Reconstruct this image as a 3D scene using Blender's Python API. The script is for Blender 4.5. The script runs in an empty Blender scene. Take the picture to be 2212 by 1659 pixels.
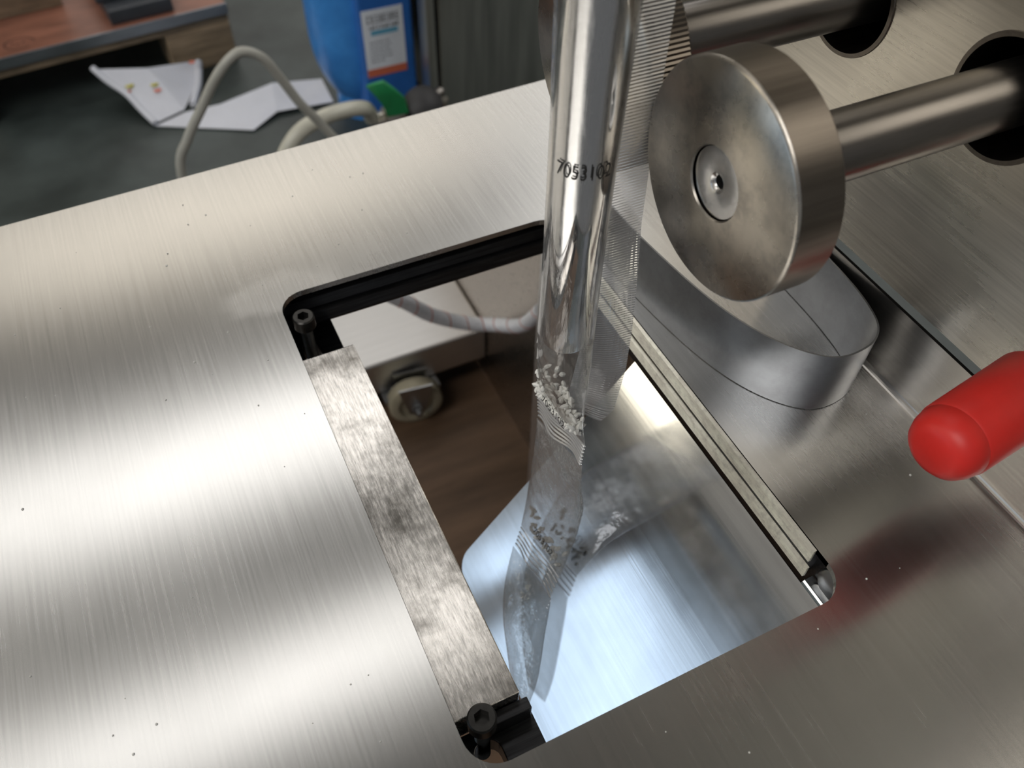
import bpy, bmesh, math, random
from mathutils import Vector, Matrix
random.seed(7)
C = bpy.context.scene.collection
S = bpy.context.scene
T = 0.72                      # table top height above the hall floor (metres)

# ------------------------------------------------------------------ camera
cam_d = bpy.data.cameras.new('camera')
cam = bpy.data.objects.new('camera', cam_d); C.objects.link(cam)
ax = {'x': (0.90252397, -0.43029773, 0.01715636),
      'y': (0.32195296, 0.70066397, 0.63672309),
      'z': (-0.28600134, -0.56913431, 0.77090166)}
m = Matrix.Identity(4)
for i, k in enumerate('xyz'):
    for j in range(3):
        m[j][i] = ax[k][j]
m.translation = (-0.0252, -0.3009, 0.28 + T)
cam.matrix_world = m
cam_d.sensor_width = 36.0
cam_d.lens = 1800.0 / 2212.0 * 36.0
cam_d.clip_start = 0.01; cam_d.clip_end = 100
cam_d.dof.use_dof = True
cam_d.dof.focus_distance = 0.315
cam_d.dof.aperture_fstop = 13.0
S.camera = cam

# ------------------------------------------------------------------ render look
S.view_settings.view_transform = 'Standard'
S.view_settings.look = 'None'
S.view_settings.gamma = 1.0
S.view_settings.use_curve_mapping = False
S.view_settings.exposure = 0.0
S.cycles.use_denoising = True
S.cycles.max_bounces = 10
S.cycles.transparent_max_bounces = 24
S.cycles.caustics_reflective = False
S.cycles.caustics_refractive = False
S.cycles.sample_clamp_indirect = 6.0

W = bpy.data.worlds.new('world'); S.world = W; W.use_nodes = True
W.node_tree.nodes['Background'].inputs[0].default_value = (0.60, 0.63, 0.68, 1)
W.node_tree.nodes['Background'].inputs[1].default_value = 0.30

SKY = 2.55          # radiance of the roof lights, added fill panes included
DOOR = 1.55         # radiance of the open daylight side

# ------------------------------------------------------------------ materials
def newmat(name):
    mt = bpy.data.materials.new(name); mt.use_nodes = True
    nt = mt.node_tree
    return mt, nt, nt.nodes['Principled BSDF']

def node(nt, typ, **kw):
    n = nt.nodes.new(typ)
    for k, v in kw.items():
        if k.startswith('i_'):
            n.inputs[k[2:].replace('_', ' ')].default_value = v
        else:
            setattr(n, k, v)
    return n

def link(nt, a, b): nt.links.new(a, b)

def world_pos(nt, scale=(1, 1, 1), rot=(0, 0, 0), loc=(0, 0, 0)):
    g = node(nt, 'ShaderNodeNewGeometry')
    mp = node(nt, 'ShaderNodeMapping')
    mp.inputs['Scale'].default_value = scale
    mp.inputs['Rotation'].default_value = rot
    mp.inputs['Location'].default_value = loc
    link(nt, g.outputs['Position'], mp.inputs['Vector'])
    return mp.outputs['Vector']

def ramp(nt, src, stops):
    r = node(nt, 'ShaderNodeValToRGB')
    el = r.color_ramp.elements
    while len(el) < len(stops): el.new(0.5)
    for e, (p, c) in zip(el, stops):
        e.position = p
        e.color = c if len(c) == 4 else (*c, 1)
    link(nt, src, r.inputs[0])
    return r.outputs[0]

def noise(nt, vec, scale, detail=3, rough=0.55):
    n = node(nt, 'ShaderNodeTexNoise')
    n.inputs['Scale'].default_value = scale
    n.inputs['Detail'].default_value = detail
    n.inputs['Roughness'].default_value = rough
    link(nt, vec, n.inputs['Vector'])
    return n.outputs['Fac']

def metal(name, col, rough, grain=None, aniso=0.0, tangent=None, streak=0.12, bump=0.05,
          blot=0.0, blotcol=None, blotscale=60, dark=0.8, metallic=1.0, rblot=0.0, rvar=0.18):
    """steel; grain = per-axis frequencies of the brushing"""
    mt, nt, p = newmat(name)
    p.inputs['Metallic'].default_value = metallic
    p.inputs['Roughness'].default_value = rough
    p.inputs['Base Color'].default_value = (*col, 1)
    colout = None
    if grain:
        v = world_pos(nt, grain)
        f = noise(nt, v, 1.0, 4, 0.6)
        lo = tuple(c * (1 - streak) for c in col); hi = tuple(min(1, c * (1 + streak)) for c in col)
        colout = ramp(nt, f, [(0.3, lo), (0.7, hi)])
        mr = node(nt, 'ShaderNodeMapRange')
        mr.inputs['To Min'].default_value = rough * (1 - rvar); mr.inputs['To Max'].default_value = rough * (1 + rvar)
        link(nt, f, mr.inputs['Value'])
        rsock = mr.outputs[0]
        if rblot > 0:
            bb = noise(nt, world_pos(nt, (1, 1, 1)), blotscale * 0.3, 4)
            mr2 = node(nt, 'ShaderNodeMapRange')
            mr2.inputs['From Min'].default_value = 0.35; mr2.inputs['From Max'].default_value = 0.7
            mr2.inputs['To Min'].default_value = 0; mr2.inputs['To Max'].default_value = rblot
            link(nt, bb, mr2.inputs['Value'])
            ad = node(nt, 'ShaderNodeMath', operation='ADD')
            link(nt, rsock, ad.inputs[0]); link(nt, mr2.outputs[0], ad.inputs[1]); rsock = ad.outputs[0]
        link(nt, rsock, p.inputs['Roughness'])
        if bump > 0:
            b = node(nt, 'ShaderNodeBump')
            b.inputs['Strength'].default_value = bump
            b.inputs['Distance'].default_value = 0.0004
            link(nt, f, b.inputs['Height']); link(nt, b.outputs[0], p.inputs['Normal'])
    if blot > 0:
        f2 = noise(nt, world_pos(nt, (1, 1, 1)), blotscale, 6, 0.7)
        msk = ramp(nt, f2, [(0.45, (0, 0, 0)), (0.68, (1, 1, 1))])
        mx = node(nt, 'ShaderNodeMix', data_type='RGBA')
        if colout is None: mx.inputs['A'].default_value = (*col, 1)
        else: link(nt, colout, mx.inputs['A'])
        mx.inputs['B'].default_value = (*(blotcol or tuple(c * 0.4 for c in col)), 1)
        mu = node(nt, 'ShaderNodeMath', operation='MULTIPLY'); mu.inputs[1].default_value = blot
        link(nt, msk, mu.inputs[0]); link(nt, mu.outputs[0], mx.inputs['Factor'])
        colout = mx.outputs['Result']
    if colout is not None: link(nt, colout, p.inputs['Base Color'])
    if aniso > 0:
        p.inputs['Anisotropic'].default_value = aniso
        cv = node(nt, 'ShaderNodeCombineXYZ')
        for i in range(3): cv.inputs[i].default_value = tangent[i]
        link(nt, cv.outputs[0], p.inputs['Tangent'])
    return mt

def plain(name, col, rough=0.5, var=0.12, scale=30, bump=0.0, metallic=0.0, grain=(1, 1, 1), spec=0.5, col2=None, lo=0.35, hi=0.65):
    mt, nt, p = newmat(name)
    p.inputs['Roughness'].default_value = rough
    p.inputs['Metallic'].default_value = metallic
    p.inputs['Specular IOR Level'].default_value = spec
    f = noise(nt, world_pos(nt, grain), scale, 5, 0.6)
    a = tuple(c * (1 - var) for c in col); b = col2 or tuple(min(1, c * (1 + var)) for c in col)
    link(nt, ramp(nt, f, [(lo, a), (hi, b)]), p.inputs['Base Color'])
    if bump > 0:
        bn = node(nt, 'ShaderNodeBump'); bn.inputs['Strength'].default_value = bump; bn.inputs['Distance'].default_value = 0.002
        link(nt, f, bn.inputs['Height']); link(nt, bn.outputs[0], p.inputs['Normal'])
    return mt

def emit(name, col, strength):
    mt = bpy.data.materials.new(name); mt.use_nodes = True
    nt = mt.node_tree; nt.nodes.clear()
    e = node(nt, 'ShaderNodeEmission'); o = node(nt, 'ShaderNodeOutputMaterial')
    e.inputs[0].default_value = (*col, 1); e.inputs[1].default_value = strength
    link(nt, e.outputs[0], o.inputs[0])
    return mt

def film_mat(name, haze=0.06, wrinkle=(60, 60, 25), wstr=0.25, crimp=None, crimpstr=0.6, base=0.09, tlf=0.5):
    """clear plastic film: see-through with a fresnel gloss"""
    mt = bpy.data.materials.new(name); mt.use_nodes = True
    nt = mt.node_tree; nt.nodes.clear()
    o = node(nt, 'ShaderNodeOutputMaterial')
    tr = node(nt, 'ShaderNodeBsdfTransparent'); tr.inputs[0].default_value = (0.965, 0.965, 0.96, 1)
    gl = node(nt, 'ShaderNodeBsdfGlossy'); gl.inputs['Roughness'].default_value = 0.07; gl.inputs[0].default_value = (1, 1, 1, 1)
    df = node(nt, 'ShaderNodeBsdfDiffuse'); df.inputs[0].default_value = (0.85, 0.85, 0.86, 1)
    tl = node(nt, 'ShaderNodeBsdfTranslucent'); tl.inputs[0].default_value = (0.85, 0.85, 0.86, 1)
    h = noise(nt, world_pos(nt, wrinkle), 1.0, 4, 0.55)
    b = node(nt, 'ShaderNodeBump'); b.inputs['Strength'].default_value = wstr; b.inputs['Distance'].default_value = 0.002
    link(nt, h, b.inputs['Height'])
    nrm = b.outputs[0]
    if crimp:
        wv = node(nt, 'ShaderNodeTexWave'); wv.bands_direction = crimp[0]; wv.inputs['Scale'].default_value = crimp[1]
        wv.inputs['Distortion'].default_value = 0.4
        g = node(nt, 'ShaderNodeNewGeometry'); link(nt, g.outputs['Position'], wv.inputs['Vector'])
        b2 = node(nt, 'ShaderNodeBump'); b2.inputs['Strength'].default_value = crimpstr; b2.inputs['Distance'].default_value = 0.0006
        link(nt, wv.outputs['Fac'], b2.inputs['Height']); link(nt, nrm, b2.inputs['Normal']); nrm = b2.outputs[0]
    link(nt, nrm, gl.inputs['Normal']); link(nt, nrm, df.inputs['Normal'])
    lw = node(nt, 'ShaderNodeLayerWeight'); lw.inputs['Blend'].default_value = 0.5
    link(nt, nrm, lw.inputs['Normal'])
    pw = node(nt, 'ShaderNodeMath', operation='POWER'); pw.inputs[1].default_value = 4.0
    link(nt, lw.outputs['Facing'], pw.inputs[0])
    fr = node(nt, 'ShaderNodeMath', operation='MULTIPLY_ADD'); fr.inputs[1].default_value = 0.75; fr.inputs[2].default_value = base
    link(nt, pw.outputs[0], fr.inputs[0])
    m0 = node(nt, 'ShaderNodeMixShader'); m0.inputs[0].default_value = tlf
    link(nt, df.outputs[0], m0.inputs[1]); link(nt, tl.outputs[0], m0.inputs[2])
    m1 = node(nt, 'ShaderNodeMixShader')
    lw2 = node(nt, 'ShaderNodeLayerWeight'); lw2.inputs['Blend'].default_value = 0.5
    p2 = node(nt, 'ShaderNodeMath', operation='POWER'); p2.inputs[1].default_value = 3.0
    link(nt, lw2.outputs['Facing'], p2.inputs[0])
    hz_ = node(nt, 'ShaderNodeMath', operation='MULTIPLY_ADD'); hz_.inputs[1].default_value = 0.45; hz_.inputs[2].default_value = haze; hz_.use_clamp = True
    link(nt, p2.outputs[0], hz_.inputs[0]); link(nt, hz_.outputs[0], m1.inputs[0])
    link(nt, tr.outputs[0], m1.inputs[1]); link(nt, m0.outputs[0], m1.inputs[2])
    m2 = node(nt, 'ShaderNodeMixShader')
    link(nt, fr.outputs[0], m2.inputs[0]); link(nt, m1.outputs[0], m2.inputs[1]); link(nt, gl.outputs[0], m2.inputs[2])
    link(nt, m2.outputs[0], o.inputs[0])
    return mt

M = {}
GY = (900, 14, 900)       # brushing that runs along y
M['table'] = metal('brushed_table_steel', (0.64, 0.63, 0.61), 0.25, grain=GY, aniso=0.87, tangent=(1, 0, 0), streak=0.06, bump=0.0, rblot=0.03, rvar=0.10, blotscale=40)
_nt = M['table'].node_tree; _p = _nt.nodes['Principled BSDF']
_v = world_pos(_nt, (1 / 0.034, 1 / 0.017, 0), loc=(0.0, -0.0, 0))
_sub = node(_nt, 'ShaderNodeVectorMath', operation='SUBTRACT'); _sub.inputs[1].default_value = (0.006 / 0.034, 0.003 / 0.017, 0)
_len = node(_nt, 'ShaderNodeVectorMath', operation='LENGTH')
_nz = noise(_nt, world_pos(_nt, (45, 120, 1), rot=(0, 0, 0.7)), 1.0, 4, 0.6)
_ad = node(_nt, 'ShaderNodeMath', operation='ADD')
link(_nt, _v, _sub.inputs[0]); link(_nt, _sub.outputs[0], _len.inputs[0]); link(_nt, _len.outputs['Value'], _ad.inputs[0]); link(_nt, _nz, _ad.inputs[1])
_mr = node(_nt, 'ShaderNodeMapRange'); _mr.interpolation_type = 'SMOOTHSTEP'
_mr.inputs['From Min'].default_value = 1.05; _mr.inputs['From Max'].default_value = 1.55; _mr.inputs['To Min'].default_value = 0.62; _mr.inputs['To Max'].default_value = 0.86
link(_nt, _ad.outputs[0], _mr.inputs['Value']); link(_nt, _mr.outputs[0], _p.inputs['Anisotropic'])
M['lip'] = metal('lip_steel', (0.64, 0.61, 0.57), 0.24, grain=(900, 20, 700), streak=0.06, bump=0.0)
M['panel'] = metal('brushed_panel_steel', (0.66, 0.62, 0.55), 0.24, grain=(900, 20, 700), aniso=0.5, tangent=(0, 0, 1), streak=0.12, bump=0.06, rblot=0.10, blotscale=50)
M['roller'] = metal('roller_steel', (0.50, 0.46, 0.40), 0.28, grain=(60, 60, 60), streak=0.15, bump=0.03, blot=0.65, blotcol=(0.20, 0.19, 0.18), blotscale=70)
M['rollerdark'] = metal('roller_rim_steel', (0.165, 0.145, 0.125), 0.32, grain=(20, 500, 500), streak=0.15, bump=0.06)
M['shaft'] = metal('shaft_steel', (0.21, 0.195, 0.18), 0.30, grain=(30, 400, 400), streak=0.10, bump=0.03)
M['shaftend'] = metal('shaft_end_steel', (0.62, 0.61, 0.60), 0.22, grain=(400, 400, 400), streak=0.06, bump=0.02)
M['tube'] = metal('polished_tube_steel', (0.80, 0.79, 0.78), 0.06, grain=(250, 250, 8), streak=0.04, bump=0.015)
M['jaw'] = metal('ground_jaw_steel', (0.66, 0.63, 0.59), 0.27, grain=(1500, 160, 1500), aniso=0.8, tangent=(1, 0, 0), streak=0.38, bump=0.10, blot=0.85, blotcol=(0.10, 0.09, 0.075), blotscale=38)
M['teeth'] = metal('serrated_jaw_steel', (0.92, 0.86, 0.74), 0.36, grain=(300, 60, 300), streak=0.15, bump=0.1, blot=0.35, blotcol=(0.22, 0.19, 0.16), blotscale=260)
M['black'] = metal('black_oxide_steel', (0.055, 0.055, 0.058), 0.34, grain=(40, 700, 700), streak=0.35, bump=0.06, metallic=0.85)
M['screw'] = metal('black_screw_steel', (0.05, 0.048, 0.045), 0.32, grain=(300, 300, 300), streak=0.2, bump=0.05, metallic=0.8)
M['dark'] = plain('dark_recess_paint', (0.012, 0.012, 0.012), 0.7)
M['chute'] = metal('polished_chute_steel', (0.80, 0.82, 0.85), 0.10, grain=(300, 5, 300), streak=0.07, bump=0.04, aniso=0.3, tangent=(0.6, 0, 0.8), rblot=0.10, blotscale=50)
M['strip'] = metal('grey_sheet_strip', (0.33, 0.345, 0.37), 0.34, grain=(40, 40, 40), streak=0.10, bump=0.02, blot=0.4, blotcol=(0.20, 0.20, 0.21), blotscale=70)
M['inner'] = metal('inner_stainless', (0.50, 0.45, 0.40), 0.28, grain=(12, 300, 300), streak=0.1, bump=0.04)
M['beam'] = metal('frame_stainless', (0.66, 0.65, 0.64), 0.38, grain=(12, 300, 300), streak=0.06, bump=0.02)
M['cabinet'] = metal('cabinet_stainless', (0.52, 0.51, 0.46), 0.38, grain=(60, 60, 3), streak=0.25, bump=0.03)
M['red'] = plain('red_rubber', (0.80, 0.030, 0.022), 0.42, 0.08, 40)
M['film'] = film_mat('clear_film', 0.05, (140, 140, 35), 0.40)
M['pouch'] = film_mat('clear_pouch_film', 0.22, (90, 90, 70), 0.9, base=0.12)
M['fin'] = film_mat('crimped_fin_film', 0.40, (120, 120, 60), 0.2, ('Z', 260.0), 0.9, base=0.15)
M['seal'] = film_mat('crimped_cross_seal', 0.12, (80, 40, 80), 0.3, None, base=0.15)
M['ink'] = plain('black_ink', (0.02, 0.018, 0.016), 0.6)
M['rice'] = plain('rice_white', (0.90, 0.89, 0.84), 0.5, 0.05, 300)
M['crumb'] = plain('white_crumb', (0.85, 0.83, 0.78), 0.6, 0.05, 300)
M['floor'] = plain('dark_green_floor_paint', (0.044, 0.057, 0.053), 0.45, 0.35, 6, col2=(0.066, 0.082, 0.077))
M['ceil'] = plain('hall_ceiling_paint', (0.20, 0.195, 0.185), 0.8, 0.1, 1)
M['wall'] = plain('hall_wall_paint', (0.42, 0.40, 0.37), 0.8, 0.1, 1)
M['ply'] = plain('plywood_board', (0.16, 0.095, 0.055), 0.6, 0.3, 5, grain=(1, 6, 1), bump=0.05)
M['wood'] = plain('raw_pine', (0.36, 0.26, 0.16), 0.65, 0.28, 9, grain=(1, 1, 9), bump=0.1)
M['woodd'] = plain('pallet_board', (0.26, 0.19, 0.12), 0.65, 0.3, 9, grain=(1, 8, 8), bump=0.1)
M['deck'] = plain('red_brown_plywood', (0.30, 0.13, 0.085), 0.42, 0.25, 7, grain=(1, 3, 1))
M['edge'] = metal('grey_edge_metal', (0.34, 0.37, 0.40), 0.4, grain=(5, 60, 60), streak=0.15, bump=0.02)
M['greybox'] = plain('dark_grey_paint', (0.055, 0.06, 0.068), 0.4, 0.1, 20)
M['blue'] = plain('blue_tank_paint', (0.045, 0.25, 0.70), 0.28, 0.12, 12, col2=(0.065, 0.32, 0.80))
M['bluebox'] = plain('blue_box_paint', (0.03, 0.15, 0.50), 0.35, 0.12, 12)
M['label'] = plain('white_sticker', (0.85, 0.88, 0.93), 0.5, 0.04, 20)
M['cyan'] = plain('cyan_print', (0.13, 0.42, 0.60), 0.5, 0.05)
M['orange'] = plain('orange_print', (0.68, 0.17, 0.09), 0.5, 0.05)
M['greyink'] = plain('grey_print', (0.42, 0.44, 0.47), 0.5, 0.05)
M['textink'] = plain('dark_print', (0.13, 0.13, 0.14), 0.5, 0.05)
M['green'] = plain('green_lever_vinyl', (0.020, 0.26, 0.085), 0.35, 0.1, 60)
M['rubber'] = plain('black_rubber', (0.028, 0.027, 0.028), 0.55, 0.1, 40)
M['brass'] = metal('nickel_brass', (0.45, 0.42, 0.36), 0.3)
M['hose'] = plain('grey_pvc_hose', (0.42, 0.41, 0.36), 0.4, 0.06, 40)
M['clear'] = plain('milky_hose', (0.62, 0.60, 0.50), 0.25, 0.06, 40)
M['paper'] = plain('white_paper', (0.76, 0.77, 0.82), 0.6, 0.03, 20)
M['yellowink'] = plain('yellow_print', (0.62, 0.56, 0.08), 0.6, 0.1, 60)
M['redink'] = plain('salmon_print', (0.75, 0.22, 0.15), 0.6, 0.15, 60)
M['castor'] = plain('cream_nylon', (0.46, 0.41, 0.29), 0.5, 0.1, 30)
M['zinc'] = metal('zinc_plate', (0.42, 0.43, 0.44), 0.32)
M['sky'] = emit('daylight_rooflight', (1.0, 0.985, 0.965), SKY)  # shared by the band strips and two added fill panes
M['skyleft'] = emit('daylight_rooflight_side', (1.0, 0.95, 0.87), SKY * 1.05)
M['skyfill'] = emit('added_fill_pane', (1.0, 0.98, 0.95), SKY * 1.7)  # unseen pane behind left, added to brighten film and jaws
M['skywarm'] = emit('daylight_rooflight_warm', (1.0, 0.92, 0.80), SKY * 0.62)
M['window'] = emit('daylight_window', (1.0, 0.90, 0.70), 3.2)
M['door'] = emit('daylight_opening', (0.66, 0.82, 1.0), DOOR)

# ------------------------------------------------------------------ mesh helpers
class MB:
    def __init__(s): s.v = []; s.f = []; s.sm = []
    def add(s, vs, fs, smooth=False):
        o = len(s.v); s.v += [tuple(p) for p in vs]
        for f in fs: s.f.append([i + o for i in f]); s.sm.append(smooth)
        return s
    def box(s, x0, x1, y0, y1, z0, z1):
        vs = [(x, y, z) for z in (z0, z1) for y in (y0, y1) for x in (x0, x1)]
        return s.add(vs, [(0, 2, 3, 1), (4, 5, 7, 6), (0, 1, 5, 4), (2, 6, 7, 3), (0, 4, 6, 2), (1, 3, 7, 5)])
    def obox(s, c, ex, ey, ez):
        c = Vector(c); ex, ey, ez = Vector(ex), Vector(ey), Vector(ez)
        vs = [c + a * ex + b * ey + d * ez for d in (-1, 1) for b in (-1, 1) for a in (-1, 1)]
        return s.add(vs, [(0, 2, 3, 1), (4, 5, 7, 6), (0, 1, 5, 4), (2, 6, 7, 3), (0, 4, 6, 2), (1, 3, 7, 5)])
    def lathe(s, p, axis, prof, n=48, teeth=0.0, smooth=True):
        """prof: list of (distance along axis, radius) ; radius 0 closes"""
        a = Vector(axis).normalized(); t = Vector((0, 0, 1)) if abs(a.z) < 0.9 else Vector((1, 0, 0))
        b1 = a.cross(t).normalized(); b2 = a.cross(b1); p = Vector(p)
        rings = []
        for d, r in prof:
            if r <= 1e-9: rings.append([p + a * d])
            else:
                rings.append([p + a * d + (b1 * math.cos(2 * math.pi * i / n) + b2 * math.sin(2 * math.pi * i / n)) * (r - (teeth if (i % 2 and teeth) else 0)) for i in range(n)])
        vs = []; idx = []
        for rg in rings: idx.append(range(len(vs), len(vs) + len(rg))); vs += rg
        fs = []
        for A, B in zip(idx, idx[1:]):
            for i in range(n):
                j = (i + 1) % n
                if len(A) == 1 and len(B) == 1: continue
                if len(A) == 1: fs.append((A[0], B[j], B[i]))
                elif len(B) == 1: fs.append((A[i], A[j], B[0]))
                else: fs.append((A[i], A[j], B[j], B[i]))
        return s.add(vs, fs, smooth)
    def cyl(s, p0, p1, r, n=32, smooth=True, r1=None):
        p0, p1 = Vector(p0), Vector(p1); d = (p1 - p0).length
        return s.lathe(p0, p1 - p0, [(0, 0), (0, r), (d, r if r1 is None else r1), (d, 0)], n, 0, smooth)
    def path(s, pts, r, n=12, sub=6, caps=True):
        P = [Vector(p) for p in pts]; out = []
        for i in range(len(P) - 1):
            a = P[max(i - 1, 0)]; b = P[i]; c = P[i + 1]; d = P[min(i + 2, len(P) - 1)]
            for k in range(sub):
                t = k / sub
                out.append(0.5 * ((2 * b) + (c - a) * t + (2 * a - 5 * b + 4 * c - d) * t * t + (3 * b - a - 3 * c + d) * t ** 3))
        out.append(P[-1])
        vs = []; prev = None
        for i, q in enumerate(out):
            tg = (out[min(i + 1, len(out) - 1)] - out[max(i - 1, 0)]).normalized()
            if prev is None:
                prev = tg.cross(Vector((0, 0, 1)) if abs(tg.z) < 0.9 else Vector((1, 0, 0))).normalized()
            prev = (prev - tg * prev.dot(tg)).normalized()
            b = tg.cross(prev)
            for k in range(n):
                a = 2 * math.pi * k / n
                vs.append(q + (prev * math.cos(a) + b * math.sin(a)) * r)
        fs = []
        for i in range(len(out) - 1):
            for k in range(n):
                k2 = (k + 1) % n
                fs.append((i * n + k, i * n + k2, (i + 1) * n + k2, (i + 1) * n + k))
        if caps: fs.append(tuple(range(n - 1, -1, -1))); fs.append(tuple(range((len(out) - 1) * n, len(out) * n)))
        return s.add(vs, fs, True)
    def prism(s, poly, axis, a0, a1):
        """poly in the two other axes (order: xy for z, xz for y, yz for x)"""
        def mk(p, a):
            return {'z': (p[0], p[1], a), 'y': (p[0], a, p[1]), 'x': (a, p[0], p[1])}[axis]
        n = len(poly)
        vs = [mk(p, a0) for p in poly] + [mk(p, a1) for p in poly]
        fs = [tuple(range(n)), tuple(range(2 * n - 1, n - 1, -1))] + [(i, n + i, n + (i + 1) % n, (i + 1) % n) for i in range(n)]
        return s.add(vs, fs)

def thing(name, label, cat, loc, group=None):
    o = bpy.data.objects.new(name, None); C.objects.link(o)
    o.location = (loc[0], loc[1], loc[2] + T); o.empty_display_size = 0.02
    o['label'] = label; o['category'] = cat; o['_o'] = list(loc)
    if group: o['group'] = group
    return o

def obj(name, mb, mat, parent=None, bevel=0.0, solid=0.0, label=None, seg=2, autosmooth=True, subsurf=0, solid_off=0.0):
    if parent is not None:
        r = parent
        while r.parent: r = r.parent
        org = Vector(r['_o'])
    else:
        xs = [v[0] for v in mb.v]; ys = [v[1] for v in mb.v]; zs = [v[2] for v in mb.v]
        org = Vector(((min(xs) + max(xs)) / 2, (min(ys) + max(ys)) / 2, min(zs)))
    me = bpy.data.meshes.new(name)
    me.from_pydata([tuple(Vector(v) - org) for v in mb.v], [], mb.f)
    me.polygons.foreach_set('use_smooth', mb.sm)
    bm = bmesh.new(); bm.from_mesh(me); bmesh.ops.recalc_face_normals(bm, faces=bm.faces); bm.to_mesh(me); bm.free()
    me.update(); me.materials.append(M[mat] if isinstance(mat, str) else mat)
    o = bpy.data.objects.new(name, me); C.objects.link(o)
    if parent is not None: o.parent = parent
    else:
        o.location = (org.x, org.y, org.z + T); o['_o'] = list(org)
    if solid:
        md = o.modifiers.new('thickness', 'SOLIDIFY'); md.thickness = solid; md.offset = solid_off
    if bevel:
        md = o.modifiers.new('bevel', 'BEVEL'); md.width = bevel; md.segments = seg; md.limit_method = 'ANGLE'; md.angle_limit = math.radians(35)
        md.harden_normals = False
    if subsurf:
        md = o.modifiers.new('smooth', 'SUBSURF'); md.levels = subsurf; md.render_levels = subsurf
    if any(mb.sm) and autosmooth:
        try:
            me.set_sharp_from_angle(angle=math.radians(38))
        except Exception: pass
    if label: o['label'] = label
    return o

def tag(o, label, cat, group=None, kind=None):
    o['label'] = label; o['category'] = cat
    if group: o['group'] = group
    if kind: o['kind'] = kind
    return o

def struct(o): o['kind'] = 'structure'; return o

def dup(root, loc, label=None):
    r = root.copy(); C.objects.link(r); r.location = (loc[0], loc[1], loc[2] + T); r['_o'] = list(loc)
    if label: r['label'] = label
    for ch in list(root.children):
        c = ch.copy(); C.objects.link(c); c.parent = r
        for g in ch.children:
            d = g.copy(); C.objects.link(d); d.parent = c
    return r

def plate(outer, holes, place, thick_vec):
    bm = bmesh.new()
    for loop in [outer] + holes:
        vs = [bm.verts.new(place(p)) for p in loop]
        for a, b in zip(vs, vs[1:] + vs[:1]): bm.edges.new((a, b))
    bmesh.ops.triangle_fill(bm, edges=bm.edges[:], use_beauty=True)
    bm.normal_update()
    ret = bmesh.ops.extrude_face_region(bm, geom=bm.faces[:])
    vs = [g for g in ret['geom'] if isinstance(g, bmesh.types.BMVert)]
    bmesh.ops.translate(bm, vec=Vector(thick_vec), verts=vs)
    bm.verts.index_update()
    mb = MB(); mb.add([v.co[:] for v in bm.verts], [[v.index for v in f.verts] for f in bm.faces]); bm.free()
    return mb

# ------------------------------------------------------------------ the hall
FZ = -T
HX0, HX1, HY0, HY1, HZ = -7.0, 7.0, -5.0, 11.0, 5.0
struct(obj('floor', MB().box(HX0, HX1, HY0, HY1, FZ - 0.1, FZ), 'floor'))
# roof lights: strips along x, seen as bands in the brushed table, glazing over the left side, and added fill panes
ROOF = [(-2.9, 3.0, 1.72, 2.30, 'sky'), (-2.9, 3.0, 3.45, 4.45, 'sky'), (-2.9, 3.0, 6.15, 7.7, 'skywarm'),
        (-6.85, -5.05, 0.5, 6.6, 'skyleft'), (-6.8, -2.0, -4.6, -0.7, 'skyfill'), (3.8, 6.8, -4.6, 8.0, 'sky'), (-2.5, 6.8, 8.8, 10.8, 'sky')]  # last three: unseen glowing panes added as fill for film and background
# side wall: low daylight opening under a half-raised shutter, warm window above it
DY0, DY1, DZ1 = -1.6, 3.4, 0.80
WY0, WY1, WZ0, WZ1 = 3.3, 6.6, 1.15, 2.7
X0w, X1w = HX0 - 0.2, HX0
wl = MB().box(X0w, X1w, HY0, DY0, FZ, HZ).box(X0w, X1w, DY0, DY1, DZ1, WZ0).box(X0w, X1w, DY1, WY1, FZ, WZ0)
wl.box(X0w, X1w, DY0, WY0, WZ0, WZ1).box(X0w, X1w, DY0, WY1, WZ1, HZ).box(X0w, X1w, WY1, HY1, FZ, HZ)
struct(obj('wall_left', wl, 'wall'))
struct(obj('window_8', MB().box(HX0 - 0.12, HX0 - 0.08, DY0, DY1, FZ, DZ1), 'door'))
struct(obj('window_9', MB().box(HX0 - 0.12, HX0 - 0.08, WY0, WY1, WZ0, WZ1), 'window'))
struct(obj('wall_far', MB().box(HX0, HX1, HY1, HY1 + 0.2, FZ, HZ), 'wall'))
struct(obj('wall_right', MB().box(HX1, HX1 + 0.2, HY0, HY1, FZ, HZ), 'wall'))

struct(obj('ceiling', plate([(HX0, HY0), (HX1, HY0), (HX1, HY1), (HX0, HY1)], [[(a, c), (b, c), (b, d), (a, d)] for a, b, c, d, mm in ROOF], lambda p: (p[0], p[1], HZ), (0, 0, 0.12)), 'ceil'))
for k, (a, b, c, d, mm) in enumerate(ROOF):  # glowing roof panes, the added fill ones included
    struct(obj('window_%d' % (k + 1), MB().box(a + 0.002, b - 0.002, c + 0.002, d - 0.002, HZ + 0.05, HZ + 0.08), mm))

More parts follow.
